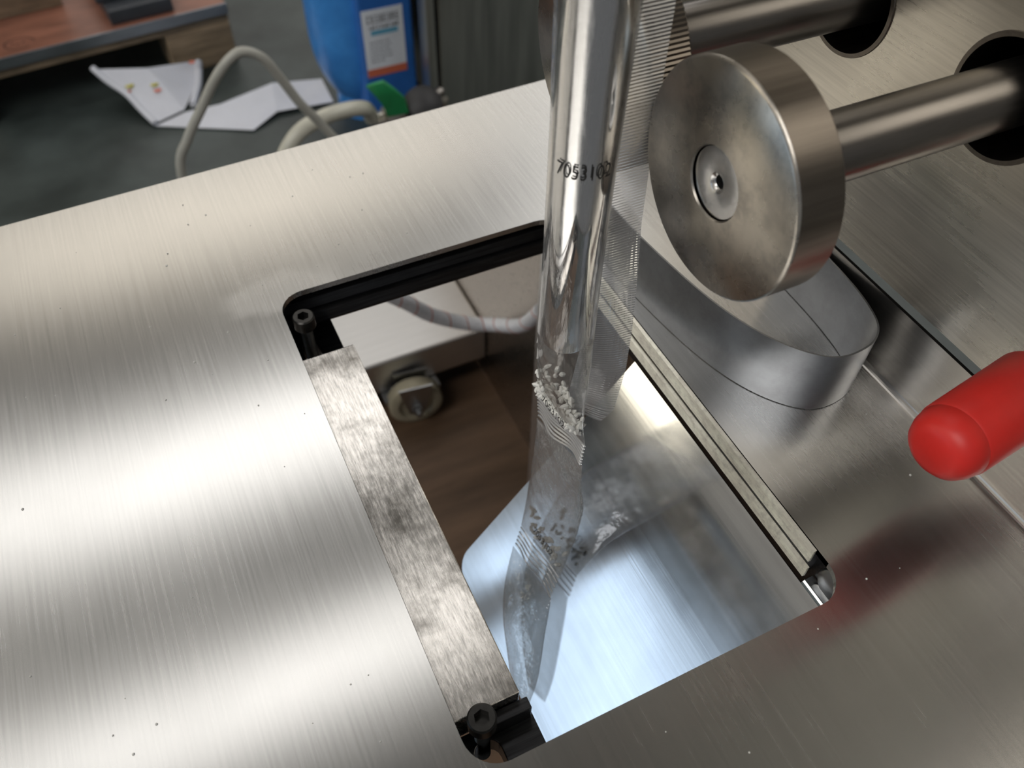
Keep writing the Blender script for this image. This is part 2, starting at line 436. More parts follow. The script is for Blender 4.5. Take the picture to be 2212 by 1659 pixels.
# ------------------------------------------------------------------ machine table
tb = thing('machine_table', 'brushed stainless machine table with a rounded rectangular opening for the sealing jaws', 'machine', (-0.1, -0.25, -0.60))
HW, HL, HR = 0.1486, 0.2338, 0.012
def rrect(x0, x1, y0, y1, r, n=8):
    pts = []
    for cx, cy, a0 in ((x1 - r, y1 - r, 0), (x0 + r, y1 - r, 90), (x0 + r, y0 + r, 180), (x1 - r, y0 + r, 270)):
        for k in range(n + 1):
            a = math.radians(a0 + 90 * k / n); pts.append((cx + r * math.cos(a), cy + r * math.sin(a)))
    return pts
def yfar(x): return 0.108 + (x + 0.113) * (0.012 / 0.316)
TX0, TX1, TY0 = -0.42, 0.225, -0.60
outer = [(TX0, TY0), (TX1, TY0), (TX1, yfar(TX1)), (TX0, yfar(TX0))]
hole = rrect(0, HW, -HL, 0, HR)
obj('table_top', plate(outer, [hole], lambda p: (p[0], p[1], 0.0), (0, 0, -0.003)), 'table', tb)
# rounded upturned lip at the roller housing
lip = [(TX1 + 0.0001, 0.0)]
for k in range(7):
    a = math.radians(-90 + 90 * k / 6); lip.append((0.225 + 0.003 * math.cos(a), 0.003 + 0.003 * math.sin(a)))
lip += [(0.228, 0.037)]
inn = [(x + 0.0015, z) for x, z in reversed(lip[-1:])] + [(0.2295, 0.003), (0.228, -0.0006), (0.2251, -0.0015)]
obj('upturned_lip', MB().prism(lip + inn, 'y', TY0, yfar(0.228)), 'lip', tb)
sk = MB(); sk.add([(TX0, yfar(TX0), -0.003), (TX1, yfar(TX1), -0.003), (TX1, yfar(TX1), -0.04), (TX0, yfar(TX0), -0.04)], [(0, 1, 2, 3)])
obj('far_skirt', sk, 'table', tb, solid=0.002, solid_off=-1)
for (x, y) in ((-0.40, -0.57), (0.21, -0.57), (-0.40, 0.06), (0.21, 0.075)):
    obj('leg', MB().box(x - 0.018, x + 0.018, y - 0.018, y + 0.018, -0.5, -0.0035), 'beam', tb, bevel=0.002)
obj('rear_crossmember', MB().box(-0.418, 0.2735, 0.372, 0.60, -0.555, -0.50), 'beam', tb, bevel=0.003)
obj('side_rail', MB().box(-0.418, -0.382, -0.60, 0.372, -0.555, -0.50), 'beam', tb, bevel=0.003)
obj('inner_side_panel', MB().prism([(-0.60, -0.598), (0.60, -0.598), (0.60, -0.37), (0.10, -0.05), (-0.60, -0.05)], 'x', 0.2745, 0.2775), 'inner', tb, bevel=0.0008)
# caster under the crossmember
cw = MB()
cdir = Vector((-0.12, -0.99, 0)).normalized()
cc = Vector((0.163, 0.352, -0.565))
cs = obj('caster', MB().lathe(cc - cdir * 0.011, cdir, [(0, 0), (0, 0.031), (0.003, 0.0350), (0.019, 0.0350), (0.022, 0.031), (0.022, 0.024), (0.018, 0.022), (0.018, 0)], 40), 'castor', tb, label='cream nylon caster wheel')
px = Vector((cdir.y, -cdir.x, 0))
for s_ in (-1, 1):
    f_ = MB(); q = cc + cdir * (0.0145 * s_)
    f_.add([q - px * 0.022 + Vector((0, 0, 0.04)), q + px * 0.022 + Vector((0, 0, 0.04)), q + px * 0.010 + Vector((0, 0, -0.010)), q - px * 0.010 + Vector((0, 0, -0.010))], [(0, 1, 2, 3)])
    obj('fork_plate', f_, 'zinc', cs, solid=0.002)
obj('axle_nut', MB().cyl(cc + cdir * 0.015, cc + cdir * 0.023, 0.0075, 6, False), 'zinc', cs)
obj('axle_end', MB().cyl(cc + cdir * 0.023, cc + cdir * 0.028, 0.004, 16), 'zinc', cs)
obj('mounting_plate', MB().box(0.125, 0.20, 0.355, 0.43, -0.5625, -0.5555), 'zinc', cs)

# shipping skid under the machine
sd = thing('shipping_skid', 'plywood topped shipping skid under the machine table', 'skid', (0, 0, FZ))
obj('plywood_top', MB().box(-0.55, 0.60, -0.70, 0.64, -0.618, -0.6), 'ply', sd, bevel=0.001)
for y in (-0.60, 0.0, 0.585):
    obj('bearer', MB().box(-0.55, 0.60, y - 0.05, y + 0.05, FZ, -0.618), 'wood', sd, bevel=0.003)

# ------------------------------------------------------------------ far guide bar
gb = [(0.000, -0.0035), (0.0055, -0.0035)]
gbar = [(0.022, -0.0034), (0.007, -0.0034), (0.007, -0.009), (0.0035, -0.0098), (0.0030, -0.0155), (0.0058, -0.0163), (0.0062, -0.0195), (0.0040, -0.0203)]
for k in range(6):
    a = math.radians(180 + 90 * k / 5); gbar.append((0.0072 + 0.0034 * math.cos(a), -0.0268 + 0.0034 * math.sin(a)))
gbar += [(0.022, -0.0302)]
b = obj('guide_bar', MB().prism(gbar, 'x', -0.03, 0.180), 'black', None)
tag(b, 'black grooved steel guide bar along the far edge of the table opening', 'bar')

# ------------------------------------------------------------------ plain sealing jaw (flat bar with two cap screws)
jw = thing('flat_sealing_jaw', 'flat ground steel jaw bar held by two black cap screws', 'jaw', (0.0135, -0.12, -0.045))
jb = obj('jaw_bar', MB().box(0.0010, 0.0262, -0.2112, -0.0292, -0.032, -0.0150), 'jaw', jw, bevel=0.0005)
def slot_block(x0, x1, y0, y1, zt, zb, cx, cy, r, L):
    sl = []
    for k in range(9): a = math.radians(180 * k / 8); sl.append((cx + r * math.cos(a), cy + L + r * math.sin(a)))
    for k in range(9): a = math.radians(180 + 180 * k / 8); sl.append((cx + r * math.cos(a), cy - L + r * math.sin(a)))
    return plate([(x0, y0), (x1, y0), (x1, y1), (x0, y1)], [sl], lambda p: (p[0], p[1], zt), (0, 0, zb - zt))
obj('end_bracket', slot_block(-0.004, 0.0245, -0.0290, 0.0200, -0.034, -0.044, 0.0092, -0.0120, 0.0042, 0.006), 'black', jw, bevel=0.0004)
obj('end_bracket', slot_block(-0.004, 0.0300, -0.2560, -0.2114, -0.032, -0.044, 0.0098, -0.2280, 0.0050, 0.007), 'black', jw, bevel=0.0004)
obj('jaw_step', MB().box(0.0095, 0.0290, -0.2160, -0.2114, -0.032, -0.0215), 'black', jw, bevel=0.0004)
def capscrew(x, y, ztop, zbot, name='cap_screw'):
    n = 40; r = 0.0052; hr = 0.0029
    hd = MB().lathe((x, y, ztop), (0, 0, -1), [(0.0038, 0), (0.0038, hr * 0.55), (0.0035, hr * 0.95)], n)
    # hex socket wall and head
    hexp = [(x + hr * math.cos(math.radians(60 * k + 15)), y + hr * math.sin(math.radians(60 * k + 15))) for k in range(6)]
    circ = [(x + (r - 0.0006) * math.cos(2 * math.pi * k / n), y + (r - 0.0006) * math.sin(2 * math.pi * k / n)) for k in range(n)]
    bm = bmesh.new()
    for loop in (circ, hexp):
        vs = [bm.verts.new((p[0], p[1], ztop)) for p in loop]
        for a, b in zip(vs, vs[1:] + vs[:1]): bm.edges.new((a, b))
    bmesh.ops.triangle_fill(bm, edges=bm.edges[:], use_beauty=True); bm.verts.index_update()
    hd = MB(); hd.add([v.co[:] for v in bm.verts], [[v.index for v in f.verts] for f in bm.faces]); bm.free()
    hd.add([(p[0], p[1], ztop) for p in hexp] + [(p[0], p[1], ztop - 0.0038) for p in hexp] , [(i, (i + 1) % 6, 6 + (i + 1) % 6, 6 + i) for i in range(6)] + [tuple(range(6, 12))])
    hd.lathe((x, y, ztop), (0, 0, -1), [(0, r - 0.0006), (0.0006, r), (0.0066, r), (0.0066, 0.003), (0.0066, 0)], n)
    h = obj('screw', hd, 'screw', jw, label='black socket head cap screw')
    prof = []; z = 0.0066; k = 0
    while ztop - z > zbot:
        prof.append((z, 0.0030 if k % 2 else 0.0026)); z += 0.0005; k += 1
    obj('threaded_shank', MB().lathe((x, y, ztop), (0, 0, -1), [(0.0066, 0)] + prof + [(z, 0)], 20), 'screw', h)
capscrew(0.0085, -0.0125, -0.0040, -0.050)
capscrew(0.0100, -0.2148, -0.0105, -0.050)

# ------------------------------------------------------------------ serrated jaw
sj = thing('serrated_sealing_jaw', 'serrated steel jaw with two bands of horizontal teeth and a dark knife slot', 'jaw', (0.158, -0.12, -0.04))
def teeth(z1, z0, n, xb=0.1484, tip=0.1468):
    pts = [(xb, z1)]; p = (z1 - z0) / n
    for k in range(n):
        pts.append((tip + 0.0015, z1 - p * k)); pts.append((tip, z1 - p * (k + 0.5)))
    pts.append((tip + 0.0015, z0)); pts.append((xb, z0))
    return pts
obj('tooth_band', MB().prism(teeth(-0.0004, -0.0088, 6), 'y', -0.2155, -0.026), 'teeth', sj)
obj('tooth_band', MB().prism(teeth(-0.0122, -0.0190, 5), 'y', -0.2165, -0.026), 'teeth', sj)
obj('jaw_body', MB().box(0.1485, 0.1530, -0.2150, -0.026, -0.0205, -0.0034), 'black', sj)
obj('carrier_block', MB().box(0.1530, 0.1760, -0.2600, -0.020, -0.034, -0.0034), 'black', sj, bevel=0.0006)
obj('plug', MB().lathe((0.1530, -0.2275, -0.0150), (-1, 0, 0), [(0, 0.0088), (0.0010, 0.0086), (0.0014, 0.0080), (0.0014, 0)], 40), 'zinc', sj, label='round grey plug with stamped marks')

# ------------------------------------------------------------------ discharge chute
ch = MB()
c0 = Vector((0.1475, 0, -0.0235)); c1 = Vector((0.0490, 0, -0.150)); sl = (c1 - c0); SLN = sl.length; sd_ = sl.normalized()
yA, yB, rc = -0.089, -0.34, 0.012
pl = [(0, yB), (SLN, yB)]
for k in range(9):
    a = math.radians(90 * k / 8); pl.append((SLN - rc + rc * math.cos(a), yA - rc + rc * math.sin(a)))
pl += [(0, yA)]
nrm = Vector((sd_.z, 0, -sd_.x)); nrm = nrm if nrm.z > 0 else -nrm
ct = thing('discharge_chute', 'mirror polished steel chute sloping down under the jaws', 'chute', (0.10, -0.2, -0.155))
obj('slide', plate(pl, [], lambda p: c0 + sd_ * p[0] + Vector((0, p[1], 0)), nrm * -0.0012), 'chute', ct)
obj('top_flange', MB().prism([(0.1475, -0.0236), (0.1479, -0.0222), (0.1488, -0.0214), (0.1526, -0.0212), (0.1526, -0.0222), (0.1490, -0.0226)], 'y', yB, -0.2172), 'chute', ct, bevel=0.0002)

# ------------------------------------------------------------------ roller housing
PX = 0.228; SZ = 0.1330; RD = 0.0356; FY = -0.1134
Y1 = FY - RD - 0.0003; R2 = 0.0385; Y2 = FY + R2 + 0.0003
rh = thing('roller_housing', 'upright brushed stainless housing with two round shaft holes', 'housing', (0.29, -0.2, 0.042))
hr_ = 0.0205
circ = lambda cy, cz, r, n=48: [(cy + r * math.cos(2 * math.pi * k / n), cz + r * math.sin(2 * math.pi * k / n)) for k in range(n)]
obj('front_panel', plate([(-0.56, 0.0425), (0.045, 0.0425), (0.045, 0.62), (-0.56, 0.62)], [circ(Y1 - 0.001, SZ - 0.001, hr_), circ(Y2, SZ - 0.001, hr_)], lambda p: (PX, p[0], p[1]), (0.002, 0, 0)), 'panel', rh)
obj('housing_side', MB().box(0.2301, 0.52, 0.042, 0.045, 0.0425, 0.62), 'panel', rh)
obj('housing_side', MB().box(0.2301, 0.52, -0.56, -0.557, 0.0425, 0.62), 'panel', rh)
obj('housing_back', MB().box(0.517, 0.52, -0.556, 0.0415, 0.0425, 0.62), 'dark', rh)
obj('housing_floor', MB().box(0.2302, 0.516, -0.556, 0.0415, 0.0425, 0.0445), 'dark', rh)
obj('housing_top', MB().box(0.2302, 0.516, -0.556, 0.0415, 0.617, 0.619), 'panel', rh)
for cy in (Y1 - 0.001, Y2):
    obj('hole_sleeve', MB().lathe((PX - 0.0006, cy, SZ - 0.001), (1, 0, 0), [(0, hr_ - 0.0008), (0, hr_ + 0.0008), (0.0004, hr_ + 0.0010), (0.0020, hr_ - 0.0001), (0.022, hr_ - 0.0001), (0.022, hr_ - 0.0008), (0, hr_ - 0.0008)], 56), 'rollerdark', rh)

# ------------------------------------------------------------------ pull rollers
UF, UB = 0.114, 0.130
def roller(y, label, teeth, n, RD=RD):
    r = thing('pull_roller', label, 'roller', (0.20, y, SZ - RD), 'pull rollers on the housing')
    d = obj('roller_disc', MB().lathe((UF, y, SZ), (1, 0, 0), [(0.0006, 0.0111), (0, 0.0114), (0, RD - 0.0010), (0.0006, RD - 0.0002), (0.0010, RD)], n, 0), 'roller', r)
    rim = obj('rim', MB().lathe((UF, y, SZ), (1, 0, 0), [(0.0010, RD), (UB - UF - 0.001, RD), (UB - UF, RD - 0.001), (UB - UF, 0.0105)], n, teeth), 'rollerdark', r)
    sh = obj('shaft', MB().lathe((UF + 0.0012, y, SZ + 0.0), (1, 0, 0), [(0, 0.0107), (0.0006, 0.0110), (0.14, 0.0110), (0.14, 0)], 48), 'shaft', r)
    obj('shaft_end', MB().lathe((UF + 0.0012, y, SZ), (1, 0, 0), [(0.012, 0), (0.012, 0.0020), (0.0012, 0.0021), (0.0001, 0.0030), (0.0, 0.0033), (0.0, 0.0107)], 40), 'shaftend', sh)
    return r
roller(Y1, 'smooth steel pull roller with worn face, standing clear of the film tube', 0.0, 96)
roller(Y2, 'steel pull roller with knurled rim, half hidden behind the film tube', 0.00035, 320, R2)

# ------------------------------------------------------------------ bent sheet strip on the table
base = [(0.1545, -0.030), (0.1555, -0.066), (0.1615, -0.1115), (0.1715, -0.141), (0.187, -0.1592), (0.2040, -0.1610), (0.2155, -0.1545), (0.2212, -0.140), (0.2240, -0.118), (0.2250, -0.088)]
pp = [Vector((x, y, 0)) for x, y in base]; ss = []
for i in range(len(pp) - 1):
    a = pp[max(i - 1, 0)]; b_ = pp[i]; c_ = pp[i + 1]; d_ = pp[min(i + 2, len(pp) - 1)]
    for k in range(8):
        t = k / 8
        ss.append(0.5 * ((2 * b_) + (c_ - a) * t + (2 * a - 5 * b_ + 4 * c_ - d_) * t * t + (3 * b_ - a - 3 * c_ + d_) * t ** 3))
ss.append(pp[-1])
sm = MB(); vs = []; fs = []
for q in ss: vs += [(q.x, q.y, 0.0004), (q.x + 0.0015, q.y + 0.0005, 0.0325)]
for i in range(len(ss) - 1): fs.append((2 * i, 2 * i + 2, 2 * i + 3, 2 * i + 1))
sm.add(vs, fs, True)
o = obj('sheet_strip', sm, 'strip', None, solid=0.0008)
es = o.modifiers.new('split', 'EDGE_SPLIT'); es.split_angle = math.radians(40)
tag(o, 'grey bent sheet metal strip standing in a hairpin loop on the table', 'strip')

# ------------------------------------------------------------------ red lever
ha = Vector((0.1690, -0.2210, 0.058)); hd_ = Vector((1, 0.125, 0.0)).normalized(); HRD = 0.0138
hl = thing('red_lever', 'red rubber lever grip reaching out of the steel housing', 'lever', (0.2, -0.215, 0.045))
obj('rubber_grip', MB().lathe(ha, hd_, [(0, 0), (0.0002, 0.0070), (0.0012, 0.0094), (0.0032, 0.0114), (0.0065, 0.0127), (0.0100, 0.0132), (0.0104, 0.0131), (0.0112, 0.0136), (0.052, 0.0144), (0.054, 0.013), (0.054, 0.005)], 48), 'red', hl)
e0 = ha + hd_ * 0.0505
obj('lever_rod', MB().cyl(e0, e0 + hd_ * 0.0095, 0.005, 20), 'shaft', hl)

# ------------------------------------------------------------------ forming tube
TXC, TYC = 0.0900, -0.1160
tz0, tz1 = 0.047, 0.60
ft = MB().lathe((TXC, TYC, 0), (0, 0, 1), [(tz0 + 0.02, 0.0076), (tz0, 0.0078), (tz0, 0.0090), (tz0 + 0.0006, 0.0093), (0.115, 0.0103), (0.20, 0.0112), (tz1, 0.0120), (tz1, 0.0108)], 64)
o = obj('forming_tube', ft, 'tube', None)
tag(o, 'polished steel forming tube hanging vertically inside the clear film', 'tube')
br = thing('tube_bracket', 'steel arm holding the forming tube from the housing', 'bracket', (0.16, -0.116, 0.52))
obj('arm', MB().box(0.104, 0.2279, -0.128, -0.104, 0.53, 0.55), 'shaft', br, bevel=0.001)
obj('clamp_ring', MB().lathe((TXC, TYC, 0.525), (0, 0, 1), [(0, 0.0122), (0, 0.018), (0.03, 0.018), (0.03, 0.0122), (0, 0.0122)], 40), 'shaft', br)

# ------------------------------------------------------------------ film, pouches, print
fl = thing('film_tube', 'clear plastic film sleeve around the forming tube running down into sealed pouches', 'film', (TXC, TYC, -0.155))
NS = 48
def section(Lp, Rp, nv, b, n=NS, k=1.0, cr=0.0):
    Lp, Rp, nv = Vector(Lp), Vector(Rp), Vector(nv); c = (Lp + Rp) / 2; h = (Rp - Lp) / 2
    out = []
    for i in range(n):
        a = 2 * math.pi * i / n
        x = math.cos(a); y = math.sin(a)
        w = cr * b * (math.sin(5 * x + c.z * 210) * math.cos(c.z * 330 + 2 * x + 1.3 * math.copysign(1, y)) + 0.5 * math.sin(11 * x - c.z * 520))
        out.append(c + h * x + nv * (b * y + w * (1 - x * x)))
    return out
def loft(secs, closed=False):
    mb = MB(); n = len(secs[0]); vs = [p for s_ in secs for p in s_]; fs = []
    for i in range(len(secs) - 1):
        for k in range(n):
            fs.append((i * n + k, i * n + (k + 1) % n, (i + 1) * n + (k + 1) % n, (i + 1) * n + k))
    return mb.add(vs, fs, True)
def interp(st, per=5):
    """catmull through stations (L, R, n, b)"""
    out = []
    def f(a, b, c, d, t): return 0.5 * ((2 * b) + (c - a) * t + (2 * a - 5 * b + 4 * c - d) * t * t + (3 * b - a - 3 * c + d) * t ** 3)
    for i in range(len(st) - 1):
        A = st[max(i - 1, 0)]; B = st[i]; D = st[i + 1]; E = st[min(i + 2, len(st) - 1)]
        for k in range(per):
            t = k / per
            out.append((f(Vector(A[0]), Vector(B[0]), Vector(D[0]), Vector(E[0]), t), f(Vector(A[1]), Vector(B[1]), Vector(D[1]), Vector(E[1]), t),
                        Vector(B[2]).lerp(Vector(D[2]), t), max(0.0002, B[3] + (D[3] - B[3]) * t)))
    out.append((Vector(st[-1][0]), Vector(st[-1][1]), Vector(st[-1][2]), st[-1][3]))
    return out
U = (1, 0, 0)
def ring(z, a, b, dx=0.0): return ((TXC + dx, TYC + a, z), (TXC + dx, TYC - a, z), U, b)
st = [ring(0.50, 0.0132, 0.0132), ring(0.22, 0.0121, 0.0121), ring(0.14, 0.0109, 0.0109), ring(0.09, 0.0104, 0.0107), ring(0.05, 0.0122, 0.0104), ring(0.030, 0.0152, 0.0088), ring(0.012, 0.0185, 0.0050),
      ((0.0900, -0.0965, -0.0085), (0.0905, -0.1385, 0.0035), U, 0.0004)]
obj('sleeve', loft([section(*s_, cr=(0.07 if s_[0].z < 0.044 else 0.0)) for s_ in interp(st, 8)]), 'film', fl, autosmooth=False)
M['rib'] = film_mat('crimp_rib_film', 0.70, (80, 40, 80), 0.1, None, base=0.30, tlf=0.2)
def seal_band(Lt, Rt, Lb, Rb, nv, nrib=7, r=0.00055, nm='cross_seal'):
    """flat welded band of film with raised crimp ribs"""
    Lt, Rt, Lb, Rb, nv = map(Vector, (Lt, Rt, Lb, Rb, nv)); nx = 22
    def pos(s_, t):
        p = (Lt.lerp(Lb, t)).lerp(Rt.lerp(Rb, t), s_)
        return p + nv * (0.0013 * math.sin(3.0 * s_ * math.pi + 1.0) * (0.3 + 0.7 * t))
    mb = MB(); ny = 8
    vs = [pos(i / nx, j / ny) for j in range(ny + 1) for i in range(nx + 1)]
    mb.add(vs, [(j * (nx + 1) + i, j * (nx + 1) + i + 1, (j + 1) * (nx + 1) + i + 1, (j + 1) * (nx + 1) + i) for j in range(ny) for i in range(nx)], True)
    band = obj(nm, mb, 'seal', fl, autosmooth=False)
    for k in range(nrib):
        t = (k + 0.5) / nrib
        obj('rib', MB().path([pos(i / nx, min(1, max(0, t + 0.03 * math.sin(4 * i / nx + k)))) for i in range(nx + 1)], r, 6, 1), 'rib', band, autosmooth=False)
    return band
s1 = ((0.0900, -0.0965, -0.0085), (0.0905, -0.1385, 0.0035), (0.0900, -0.0980, -0.0260), (0.0905, -0.1385, -0.0110))
seal_band(*s1, U)
NC = tuple(nrm)
s2 = ((0.0790, -0.1085, -0.0990), (0.0830, -0.1440, -0.0960), (0.0725, -0.1130, -0.1085), (0.0760, -0.1490, -0.1050))
n2 = Vector((0.85, 0, -0.52)).normalized()
st2 = [(s1[2], s1[3], U, 0.0004), ((0.0905, -0.0985, -0.040), (0.0905, -0.1395, -0.030), U, 0.0045), ((0.0905, -0.0985, -0.058), (0.0920, -0.1400, -0.050), U, 0.0070),
       ((0.0870, -0.1010, -0.080), (0.0905, -0.1400, -0.074), (0.95, 0, -0.3), 0.0060), (s2[0], s2[1], tuple(n2), 0.0004)]
obj('pouch', loft([section(*s_, cr=0.06) for s_ in interp(st2, 10)]), 'pouch', fl, autosmooth=False)
seal_band(*s2, tuple(n2), 5, 0.0004)
n3 = Vector((0.79, 0, -0.61)).normalized()
st3 = [(s2[2], s2[3], tuple(n2), 0.0004), ((0.0630, -0.1240, -0.1210), (0.0720, -0.1540, -0.1100), tuple(n3), 0.0035), ((0.0560, -0.1370, -0.1300), (0.0665, -0.1610, -0.1170), tuple(n3), 0.0042),
       ((0.0500, -0.1560, -0.1390), (0.0570, -0.1740, -0.1300), tuple(n3), 0.0030), ((0.0460, -0.1690, -0.1440), (0.0490, -0.1810, -0.1400), tuple(n3), 0.0004)]
obj('pouch', loft([section(*s_, cr=0.10) for s_ in interp(st3, 10)]), 'pouch', fl, autosmooth=False)
# longitudinal fin seal
fs_ = [(0.50, 0.1020, 0.1160), (0.20, 0.1015, 0.1168), (0.13, 0.1015, 0.1172), (0.09, 0.1025, 0.1185), (0.06, 0.1020, 0.1195), (0.04, 0.1005, 0.1195), (0.02, 0.0985, 0.1175), (0.0, 0.0950, 0.1120), (-0.004, 0.0925, 0.1060)]
fm = MB(); vs = []; fs = []; nxx = 10
for i, (z, a, b_) in enumerate(fs_):
    for k in range(nxx + 1):
        t = k / nxx; w = 0.0 if z > 0.085 else (0.085 - z) / 0.085
        vs.append((a + (b_ - a) * t, FY + w * (-0.010 * t + 0.0018 * math.sin(5 * t + z * 60)) - (1 - t) * 0.0 , z))
for i in range(len(fs_) - 1):
    for k in range(nxx): fs.append((i * (nxx + 1) + k, i * (nxx + 1) + k + 1, (i + 1) * (nxx + 1) + k + 1, (i + 1) * (nxx + 1) + k))
fm.add(vs, fs, True)
obj('fin_seal', fm, 'fin', fl, autosmooth=False, label='crimped fin seal of the film')
# date code print
def text_verts(s, h):
    cu = bpy.data.curves.new('code', 'FONT'); cu.body = s; cu.size = h * 1.38; cu.resolution_u = 3; cu.align_x = 'CENTER'
    to = bpy.data.objects.new('code', cu); C.objects.link(to)
    dg = bpy.context.evaluated_depsgraph_get(); me = bpy.data.meshes.new_from_object(to.evaluated_get(dg))
    bm = bmesh.new(); bm.from_mesh(me); bmesh.ops.triangulate(bm, faces=bm.faces)
    bmesh.ops.subdivide_edges(bm, edges=[e for e in bm.edges if e.calc_length() > h * 0.15], cuts=1)
    bm.verts.index_update()
    r = ([(v.co.x, v.co.y) for v in bm.verts], [[v.index for v in f.verts] for f in bm.faces]); bm.free()
    bpy.data.objects.remove(to); bpy.data.curves.remove(cu)
    return r
tv, tf = text_verts('7053102', 0.0052)
ph0 = math.radians(-122 + 4); rr = 0.01105
obj('date_code', MB().add([(TXC + rr * math.cos(ph0 + x * 0.74 / rr), TYC + rr * math.sin(ph0 + x * 0.74 / rr), 0.1270 + y) for x, y in tv], tf), 'ink', fl, label='black printed number on the film')
tv2, tf2 = text_verts('7053102', 0.0042)
obj('date_code', MB().add([(0.0822, -0.1245 - x * 0.95, 0.0120 + y + x * 0.16) for x, y in tv2], tf2), 'ink', fl, label='black printed number on the pouch')
a2 = Vector((0.0805, -0.1280, -0.0880)); e1 = Vector((0.08, -0.99, 0.05)); e2 = Vector((0.3, 0.05, 0.95)).normalized()
obj('date_code', MB().add([a2 + e1 * (x * 0.85) + e2 * y for x, y in tv2], tf2), 'ink', fl, label='faint printed number on the lower pouch')

# rice inside the pouches
def grains(pts):
    mb = MB()
    for p in pts:
        d = Vector((random.gauss(0, 1), random.gauss(0, 1), random.gauss(0, 1))).normalized()
        t = d.cross(Vector((0.3, 0.5, 0.8))).normalized(); b = d.cross(t); L = random.uniform(0.0017, 0.0024); r = random.uniform(0.0008, 0.0011)
        vs = [Vector(p) - d * L]
        for q, s_ in ((-0.55, 0.8), (0.0, 1.0), (0.55, 0.8)):
            for k in range(6):
                a = k * math.pi / 3; vs.append(Vector(p) + d * L * q + (t * math.cos(a) + b * math.sin(a)) * r * s_)
        vs.append(Vector(p) + d * L)
        fs = [(0, 1 + (k + 1) % 6, 1 + k) for k in range(6)]
        for j in (0, 1):
            for k in range(6): fs.append((1 + 6 * j + k, 1 + 6 * j + (k + 1) % 6, 7 + 6 * j + (k + 1) % 6, 7 + 6 * j + k))
        fs += [(13 + k, 13 + (k + 1) % 6, 19) for k in range(6)]
        mb.add(vs, fs, True)
    return mb
g1 = []
while len(g1) < 230:
    s_ = random.uniform(0.06, 0.86); t = random.random() ** 1.4
    y = -0.0965 - s_ * 0.042; zb = -0.0085 + s_ * 0.012
    z = zb + 0.0022 + t * (0.022 - 0.019 * s_ ** 1.0)
    bb = 0.0006 + 0.28 * (z - zb)
    g1.append((TXC + random.uniform(-bb, bb), y, z))
o = obj('rice_grains', grains(g1), 'rice'); tag(o, 'white grains heaped on the upper ribbed cross seal inside the film', 'grains', kind='stuff')
g2 = []
while len(g2) < 34:
    s_ = random.uniform(0.15, 0.9); t = random.random()
    p = Vector(s2[0]).lerp(Vector(s2[1]), s_); q = Vector((0.0870, -0.1010, -0.080)).lerp(Vector((0.0905, -0.1400, -0.074)), s_)
    c_ = p.lerp(q, 0.15 + 0.6 * t * (1 - 0.5 * s_)); w = 0.0035 * (0.15 + 0.6 * t)
    g2.append(c_ + n2 * random.uniform(-w, w))
o = obj('rice_grains', grains(g2), 'rice'); tag(o, 'few pale grains in the lower pouch resting on the chute', 'grains', kind='stuff')

# ------------------------------------------------------------------ crumbs on the table
cm = MB()
spots = []
while len(spots) < 70:
    x = random.uniform(-0.16, 0.22); y = random.uniform(-0.28, 0.09)
    if -0.006 < x < 0.155 and -0.24 < y < 0.006: continue
    if 0.15 < x and -0.17 < y < -0.02: continue
    spots.append((x, y))
for x, y in spots:
    r = random.uniform(0.00022, 0.00058)
    cm.lathe((x, y, 0.00002), (0, 0, 1), [(0, 0), (0, r * random.uniform(0.8, 1.2)), (r * 0.8, r * 0.6), (r, 0)], 5, 0, False)
o = obj('crumbs', cm, 'crumb'); tag(o, 'tiny white crumbs scattered over the brushed table', 'crumbs', kind='stuff')

# ------------------------------------------------------------------ braided hose under the table
hp = [(0.050, 0.31, -0.29), (0.115, 0.30, -0.305), (0.1474, 0.30, -0.3331), (0.1763, 0.30, -0.366), (0.2134, 0.295, -0.390), (0.2440, 0.28, -0.392), (0.2570, 0.24, -0.36), (0.2580, 0.20, -0.30)]
hz = thing('braided_hose', 'white braided hose with thin red spiral sagging under the table', 'hose', (0.16, 0.29, -0.41))
M['braid'] = plain('white_braid', (0.86, 0.86, 0.88), 0.5, 0.06, 200)
obj('hose_body', MB().path(hp, 0.0080, 16, 8), 'braid', hz)
hv = [Vector(p) for p in hp]
def cat(P, u_):
    i = min(int(u_), len(P) - 2); t = u_ - i
    a = P[max(i - 1, 0)]; b = P[i]; c = P[i + 1]; d = P[min(i + 2, len(P) - 1)]
    return 0.5 * ((2 * b) + (c - a) * t + (2 * a - 5 * b + 4 * c - d) * t * t + (3 * b - a - 3 * c + d) * t ** 3)
spi = []
for k in range(260):
    u_ = k / 259 * (len(hv) - 1.001); q = cat(hv, u_); tg = (cat(hv, min(u_ + 0.02, len(hv) - 1.001)) - cat(hv, max(u_ - 0.02, 0))).normalized()
    s_ = tg.cross(Vector((0, 1, 0))).normalized(); w = tg.cross(s_); a = k * 0.30
    spi.append(q + (s_ * math.cos(a) + w * math.sin(a)) * 0.0078)
M['redthread'] = plain('red_thread', (0.55, 0.22, 0.17), 0.6)
obj('spiral_thread', MB().path(spi, 0.0007, 5, 1), 'redthread', hz)

